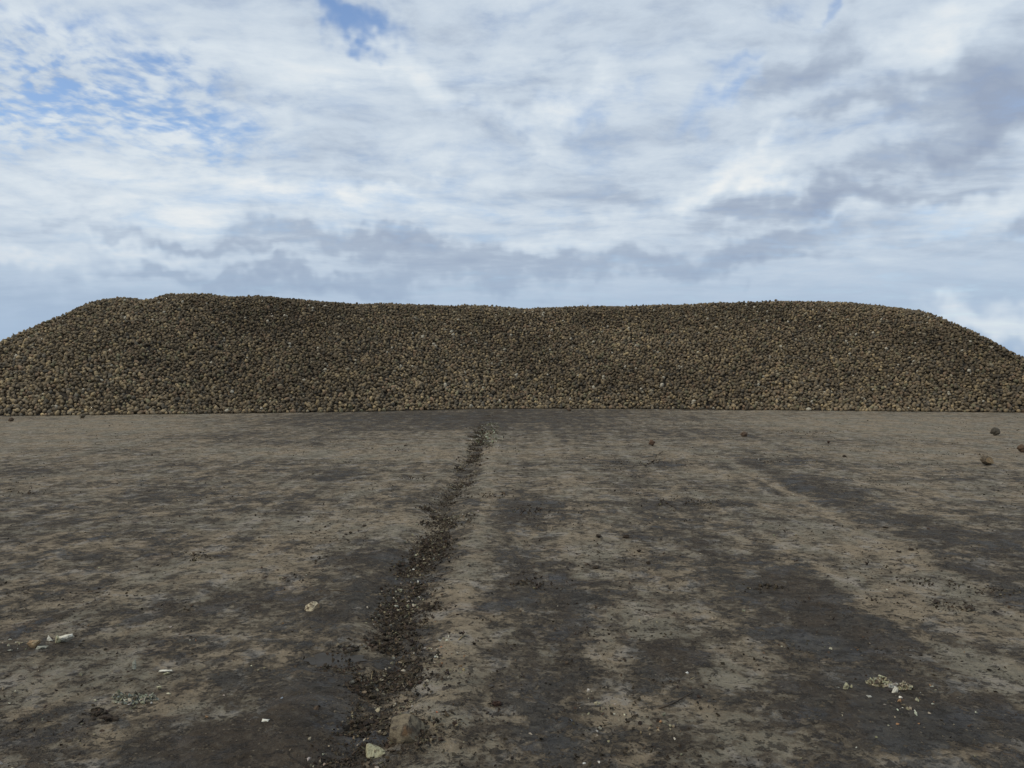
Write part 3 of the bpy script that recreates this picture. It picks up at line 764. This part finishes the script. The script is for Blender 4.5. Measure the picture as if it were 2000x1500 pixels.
# clods
def clod(px, py, w, h, label, m=None, seed=1, rot=(0, 0, 0), depth=.8):
    return frag(px, py, w, h, 'mud_clod', 'clod', label, m or M_CLOD, seed, depth, rot, None, .14, smooth=True, sink=.003, sub=4, n=16)
clod(1169, 1052, 17, 9, 'dark brown clod, left one of the two side by side on the pale ground', seed=31)
clod(1223, 1053, 16, 11, 'dark brown clod, right one of the two side by side on the pale ground', seed=32)
clod(1249, 1080, 12, 7, 'small dark clod just below the pair of clods on the pale ground', seed=33)
clod(1268, 1105, 11, 9, 'round dark clod lowest of the four near the middle of the yard', seed=34)
clod(1166, 1112, 19, 7, 'flat crumbly clod straight below the left one of the pair', seed=35)
clod(1651, 893, 9, 7, 'small pointed dark clod on pale ground right of the middle distance smears', seed=36)
clod(1620, 866, 7, 6, 'tiny dark clod on the brown smear below the right half of the pile', seed=37, m=M_CLOD_R)
clod(968, 1384, 28, 12, 'reddish black clod right of the rut in the foreground', M_CLOD_R, 38)
clod(1733, 1033, 13, 6, 'flat dark clod on the pale ground at the right in mid distance', seed=39)
clod(1785, 1077, 14, 6, 'oval dark clod, right one of two flat ones in the right middle', seed=40)
clod(1760, 1081, 13, 4, 'very flat dark clod, left one of two in the right middle', seed=41)
clod(203, 1416, 46, 13, 'long cigar shaped black clod in the lower left foreground', seed=42, rot=(0, 12, 0), depth=.4)
clod(180, 1404, 24, 12, 'crumbly black clod at the upper end of the long black one', seed=43)
clod(792, 871, 8, 3, 'tiny flat dark clod on the pale ground left of the rut far off', seed=44)
clod(1900, 1195, 26, 9, 'flat black clod at the right among the lumpy dark patches', seed=45)
clod(1835, 1182, 22, 7, 'smaller flat black clod left of the other one at the right', seed=46)
clod(545, 1393, 16, 8, 'dark crumbly clod right beside the slate mud in the lower left', seed=47)
clod(1712, 1320, 20, 5, 'thin black clod directly behind the yellow mash', seed=48)
clod(710, 1030, 10, 5, 'small dark clod on pale ground left of the rut in mid distance', seed=49)
clod(683, 1044, 8, 5, 'tiny clod a little left of the small dark one beside the rut', seed=50)
# pebbles
def peb(px, py, w, label, m=M_PEB, seed=1): return frag(px, py, w, w * .75, 'pebble', 'pebble', label, m, seed, .9, smooth=True, rough=.03, sub=2)
peb(1312, 1325, 5, 'small round white pebble on the dark patch right of centre', seed=61)
peb(1345, 1322, 9, 'larger white pebble right beside the small round one', seed=62)
peb(1116, 1415, 10, 'blue grey pebble, the bigger of two touching right of the rut', M_PEB_B, 63)
peb(1109, 1413, 6, 'blue grey pebble, the smaller of two touching right of the rut', M_PEB_B, 64)
peb(1143, 1499, 9, 'pinkish grey pebble at the very bottom edge of the yard view', seed=65)
peb(545, 1378, 9, 'dull grey pebble in the lower left near the slate mud', M_PEB_B, 66)
peb(1126, 1433, 6, 'grey pebble a little below the two touching blue grey ones', M_PEB_B, 67)


def stick(pts, r, name, cat, label, m):
    """a thin bent tapered stick through ground pixels (px, py, height in m)"""
    P = [G(a, b) + Vector((0, 0, gz(*G(a, b).xy) + h + r)) for a, b, h in pts]
    v, f = [], []; k = 6
    for i, p in enumerate(P):
        d = (P[min(i + 1, len(P) - 1)] - P[max(i - 1, 0)]).normalized(); a = d.orthogonal().normalized(); b = d.cross(a)
        rr = r * (1 - .6 * i / (len(P) - 1))
        for j in range(k):
            t = j * 2 * math.pi / k; v.append(p + (a * math.cos(t) + b * math.sin(t)) * rr)
    for i in range(len(P) - 1):
        for j in range(k):
            f.append((i * k + j, i * k + (j + 1) % k, (i + 1) * k + (j + 1) % k, (i + 1) * k + j))
    base = P[0].copy(); base.z = gz(base.x, base.y)
    me = bpy.data.meshes.new(name); me.from_pydata([tuple(q - base) for q in v], [], f + [tuple(range(k))[::-1], tuple(range((len(P) - 1) * k, len(P) * k))])
    for p in me.polygons: p.use_smooth = True
    return tag(link(name, me, m, loc=base), label, cat)
stick([(1290, 1391, 0), (1305, 1387, .002), (1322, 1380, .002), (1345, 1367, .004), (1362, 1358, .0)], .0035, 'stick', 'stick', 'thin dark bent stick lying on the pale patch right of centre', M_STICK)
stick([(622, 1160, 0), (660, 1161, .002), (700, 1164, .002), (748, 1163, 0)], .006, 'stick', 'stick', 'long thin dark root lying across the slate mud left of the rut', M_STICK)
stick([(722, 1329, 0), (723, 1322, .02), (725, 1320, .04)], .0022, 'twig', 'stick', 'short dry twig standing up from the black crumbs left of the rut', M_STRAW)
stick([(895, 1260, 0), (901, 1255, .003), (909, 1250, .003)], .004, 'twig', 'stick', 'short straw yellow twig on the rise right of the rut', M_STRAW)
stick([(1352, 1333, 0), (1361, 1329, .003)], .002, 'twig', 'stick', 'tiny pale straw right below the larger white pebble', M_STRAW)
stick([(815, 1128, 0), (816, 1133, .004), (812, 1137, .002), (820, 1134, .0)], .006, 'root_scrap', 'root', 'white forked rootlet in the rut just below the pale peach scrap', M_FLESH)


# ------------------------------------------------------------------ mash heaps and crumbs: joined small shards with their own colours
def base_shapes(k, seed, n=8):
    out = []
    for i in range(k):
        me = hull_mesh('tmp', seed + i, (1, 1, 1), n, .08, 0)
        me.calc_loop_triangles()
        v = np.array([p.co[:] for p in me.vertices]); f = np.array([t.vertices[:] for t in me.loop_triangles])
        out.append((v, f)); bpy.data.meshes.remove(me)
    return out
SHARDS = base_shapes(8, 300, 9)


def shards(name, pos, dims, cols, label, cat=None, kind=None, base=None, tilt=.5, group=None):
    V, F, C = [], [], []; o = 0
    for p, d, c in zip(pos, dims, cols):
        v, f = SHARDS[random.randrange(len(SHARDS))]
        M = np.array(Euler((random.gauss(0, tilt), random.gauss(0, tilt), random.uniform(0, 6.3))).to_matrix())
        q = (v * d) @ M.T
        V.append(q + p); F.append(f + o); C.append(np.repeat([[*c, 1]], len(v), 0)); o += len(v)
    V, F, C = np.concatenate(V), np.concatenate(F), np.concatenate(C)
    if base is not None: V = V - np.array(base)
    me = mesh_from(name, V, F)
    me.polygons.foreach_set('use_smooth', np.zeros(len(F), bool))
    me.attributes.new('tint', 'FLOAT_COLOR', 'POINT').data.foreach_set('color', C.astype(np.float32).ravel())
    ob = link(name, me, M_VC, loc=base)
    return tag(ob, label, cat, group, kind)


def jit(c, s=.25): 
    k = random.uniform(1 - s, 1 + s); return tuple(q * k * random.uniform(.93, 1.07) for q in c)


def mash(px, py, w, hpx, n, cols, name, label, size=.011, seed=0):
    g = G(px, py); W_ = px_size(px, py, w) / 2 * 1.12; Hm = px_size(px, py, hpx) * 1.25; n = int(n * 1.6); size *= 1.25
    y1 = .55 * W_
    P, D, C = [], [], []
    for i in range(n):
        a = random.uniform(0, 6.28); rr = random.random() ** .6
        x, y = math.cos(a) * rr * W_, math.sin(a) * rr * y1
        h = Hm * (1 - rr) * (.55 + .9 * (mnoise.noise(Vector((x * 40 + seed, y * 40, seed))) + .5)) * random.random()
        P.append((g.x + x, g.y + y1 + y, gz(g.x, g.y) + max(h, 0) + .004)); s = size * random.uniform(.5, 1.5)
        D.append((s, s * random.uniform(.4, .9), s * random.uniform(.2, .5))); C.append(jit(random.choice(cols)))
    return shards(name, P, D, C, label, 'beet mash', base=(g.x, g.y + y1, 0), tilt=.8)
YG = [(.46, .43, .30), (.30, .28, .18), (.44, .41, .29), (.18, .15, .09), (.10, .08, .055)]
GG = [(.38, .37, .27), (.28, .27, .20), (.16, .15, .11), (.48, .45, .34), (.09, .075, .055), (.22, .24, .22)]
mash(1733, 1346, 48, 17, 210, YG, 'beet_mash', 'heap of crushed yellow green beet mash on dark mud at the right', seed=1)
mash(1780, 1352, 26, 15, 100, YG, 'beet_mash', 'smaller yellow brown mash lump right of the big yellow heap', seed=2)
mash(1758, 1349, 26, 7, 60, [(.34, .34, .31), (.26, .27, .25), (.42, .41, .36)], 'beet_mash', 'thin grey mash bridging the two yellow heaps on the right', seed=3)
mash(243, 1385, 68, 9, 260, GG, 'beet_mash', 'wide flattened grey green beet mash in the lower left', .010, seed=4)
mash(222, 1372, 22, 10, 70, GG, 'beet_mash', 'pale raised knob at the upper left of the flattened grey mash', .010, seed=5)
mash(283, 1378, 22, 8, 60, GG, 'beet_mash', 'crumbly grey rim at the right of the flattened grey mash', .009, seed=6)

# pale leaf and beet-top litter where the rut meets the yard's far part
def litter():
    P, D, C = [], [], []
    for i in range(330):
        t = random.random()
        py = 826 + 42 * t ** .8; cx = 958 - 12 * t; w = 10 + 22 * math.sin(min(t * 1.15, 1) * math.pi * .75)
        px = random.gauss(cx, w * .55); g = G(px, py); s = random.uniform(.010, .042)
        P.append((g.x, g.y, gz(g.x, g.y) + .012 + random.random() * .03)); D.append((s, s * random.uniform(.25, .7), s * random.uniform(.12, .4)))
        C.append(jit(random.choice([(.13, .12, .06), (.36, .38, .26), (.26, .28, .19), (.09, .08, .055), (.10, .09, .06), (.50, .50, .40), (.19, .22, .14), (.07, .055, .04)]), .3))
    shards('beet_top_litter', P, D, C, 'strewn pale green and white leaf litter in the rut near the pile', kind='stuff')
litter()


def crumbs():
    """dark crumbs and clods: dense along the rut, ragged drifts elsewhere"""
    P, D, C = [], [], []
    dark = [(.042, .032, .022), (.056, .042, .029), (.034, .027, .020), (.074, .056, .038)]
    mixc = dark * 5 + [(.085, .066, .043)] * 6 + [(.12, .095, .06), (.20, .17, .11), (.13, .12, .09)]
    def add(x, y, s, cols, zo=0., fl=None):
        P.append((x, y, gz_fast(x, y) + zo + s * .25)); k = fl or random.uniform(.35, .8)
        D.append((s, s * random.uniform(.5, 1), s * k)); C.append(jit(random.choice(cols), .3))
    gz_fast = lambda x, y: float(-.045 * math.exp(-((x - rut_c(y)) / .17) ** 2) * math.exp(-max(y - 14, 0) / 8) + .022 * math.exp(-((x - rut_c(y) - .36) / .13) ** 2))
    rut_c = lambda y: GX + .05 * math.sin(y * .55) + .035 * math.sin(y * 1.7 + 1)
    # the rut: pieces bunched in drifts
    n = 0
    while n < 6500:
        y = 2.9 * math.exp(random.random() * math.log(20 / 2.9)); x = random.gauss(rut_c(y) - (.07 if y < 4.6 else 0), .10 + .02 * math.sin(y * 3))
        d = .12 + 1.9 * mnoise.noise(Vector((x * 4.2, y * 2.4, 3))) + 1.0 * mnoise.noise(Vector((x * 7, y * 4, 9)))
        pyy = HORIZON + EYE * FPX / y
        if 1055 < pyy < 1230: d += .30
        if 1235 < pyy < 1360: d += .28
        if 1225 < pyy < 1245: d -= .2
        if 900 < pyy < 990: d -= .45
        if pyy > 1360: d -= .25
        if 985 < pyy < 1055: d -= .1
        if random.random() < d:
            s = random.uniform(.2, 1) ** 3 * .019 * (1 + y * .03) + .002; add(x, y, s, mixc, random.random() * .012); n += 1
    n = 0
    while n < 12000:                                   # the crumbly soil seam itself
        y = 2.7 * math.exp(random.random() * math.log(26 / 2.7)); x = random.gauss(rut_c(y) - (.05 if y < 4.4 else 0), .085 + .03 * mnoise.noise(Vector((1, y * 1.3, 2))))
        d = .62 + .9 * mnoise.noise(Vector((x * 5, y * 2.6, 14))) - (.25 if y < 3.4 else 0) - .45 * min(max((y - 7) / 6, 0), 1)
        if random.random() < d: add(x, y, random.uniform(.25, 1) ** 2 * .0085 * (1 + y * .05) + .002, mixc, random.random() * .008, fl=random.uniform(.3, .7)); n += 1
    # drifts: pixel centre, radii, number
    for px, py, rx, ry, k in [(800, 1190, 55, 22, 900), (760, 1325, 80, 22, 1500), (690, 1322, 60, 12, 500), (830, 1090, 50, 18, 500), (880, 1015, 40, 12, 350), (1340, 985, 80, 8, 320), (1270, 905, 80, 5, 160),
                              (1545, 902, 60, 3, 160), (1570, 846, 40, 3, 90), (1040, 1145, 30, 7, 260), (1030, 999, 40, 8, 160), (800, 1440, 70, 30, 700), (1820, 1142, 60, 8, 130), (1870, 1190, 50, 12, 80), (950, 970, 40, 6, 140),
                              (1490, 1152, 40, 6, 180), (180, 1400, 25, 8, 160), (330, 1195, 60, 8, 100), (660, 905, 40, 3, 70), (820, 935, 40, 4, 90), (60, 965, 80, 3, 80), (1900, 888, 40, 2, 50), (1950, 1160, 60, 10, 160), (540, 1135, 60, 6, 120), (380, 1090, 40, 6, 120)]:
        for _ in range(k):
            a, b = random.gauss(px, rx * .62), random.gauss(py, ry * .62)
            if b < HORIZON + 105 or mnoise.noise(Vector((a * .035, b * .09, px))) < -.12: continue
            g = G(a, b); add(g.x, g.y, random.uniform(.15, 1) ** 2.4 * .0125 * (1 + g.y * .05) + .002, mixc, random.random() * .01)
    # everywhere
    n = 0
    while n < 16000:
        y = 2.9 * math.exp(random.random() * math.log(24 / 2.9)); x = random.uniform(-.66, .66) * y
        if mnoise.noise(Vector((x * .9, y * .7, 20))) + .5 * mnoise.noise(Vector((x * 3, y * 3, 5))) + .25 > random.random():
            add(x, y, random.uniform(.1, 1) ** 4 * .011 * (1 + y * .06) + .0020, dark, fl=random.uniform(.2, .45)); n += 1
    shards('mud_crumbs', P, D, C, 'dark mud crumbs filling the rut and strewn over the yard', kind='stuff')
    P.clear(); D.clear(); C.clear()
    pale = [(.46, .42, .31), (.34, .30, .20), (.30, .27, .18), (.60, .57, .48), (.24, .20, .13), (.22, .20, .14), (.30, .17, .09)]
    rut_pale = [(.26, .23, .15), (.20, .175, .12), (.34, .30, .21), (.16, .13, .08), (.46, .43, .34)]
    n = 0
    while n < 620:
        y = 2.9 * math.exp(random.random() * math.log(20 / 2.9)); x = random.gauss(rut_c(y), .15)
        if .6 + 1.3 * mnoise.noise(Vector((x * 3, y * 2, 33))) > random.random():
            add(x, y, random.uniform(.3, 1) ** 2 * .013 * (1 + y * .04) + .0015, rut_pale, .012); n += 1
    n = 0
    while n < 950:
        y = 2.9 * math.exp(random.random() * math.log(25 / 2.9)); x = random.uniform(-.66, .66) * y
        if .35 + 1.3 * mnoise.noise(Vector((x * 1.1, y * .9, 60))) > random.random():
            add(x, y, random.uniform(.15, 1) ** 3 * .011 * (1 + y * .035) + .0015, pale, .003); n += 1
    for px, py, rx, ry, k in [(800, 1175, 40, 14, 60), (900, 1008, 30, 4, 40), (1250, 803, 200, 2.5, 110), (1200, 830, 160, 5, 50), (1270, 883, 30, 2, 16), (1550, 842, 8, 1.5, 8), (1715, 865, 14, 1.5, 16), (1575, 906, 14, 1.5, 10), (1170, 1400, 60, 40, 30), (1780, 1375, 60, 25, 30),
                              (30, 1265, 22, 5, 30), (260, 1380, 40, 12, 30), (770, 1380, 40, 30, 30), (1300, 1430, 40, 12, 16), (1750, 1420, 90, 30, 30), (370, 1258, 12, 3, 8), (860, 1280, 30, 30, 40)]:
        for _ in range(k):
            a, b = random.gauss(px, rx * .6), random.gauss(py, ry * .6)
            if b < HORIZON + 96: continue
            g = G(a, b); add(g.x, g.y, random.uniform(.25, 1) ** 2 * .011 * (1 + g.y * .05) + .0015, pale, .004)
    shards('beet_chips', P, D, C, 'pale beet chips and straw bits sprinkled over mud and rut', kind='stuff')
crumbs()
print('objects', len(S.objects))
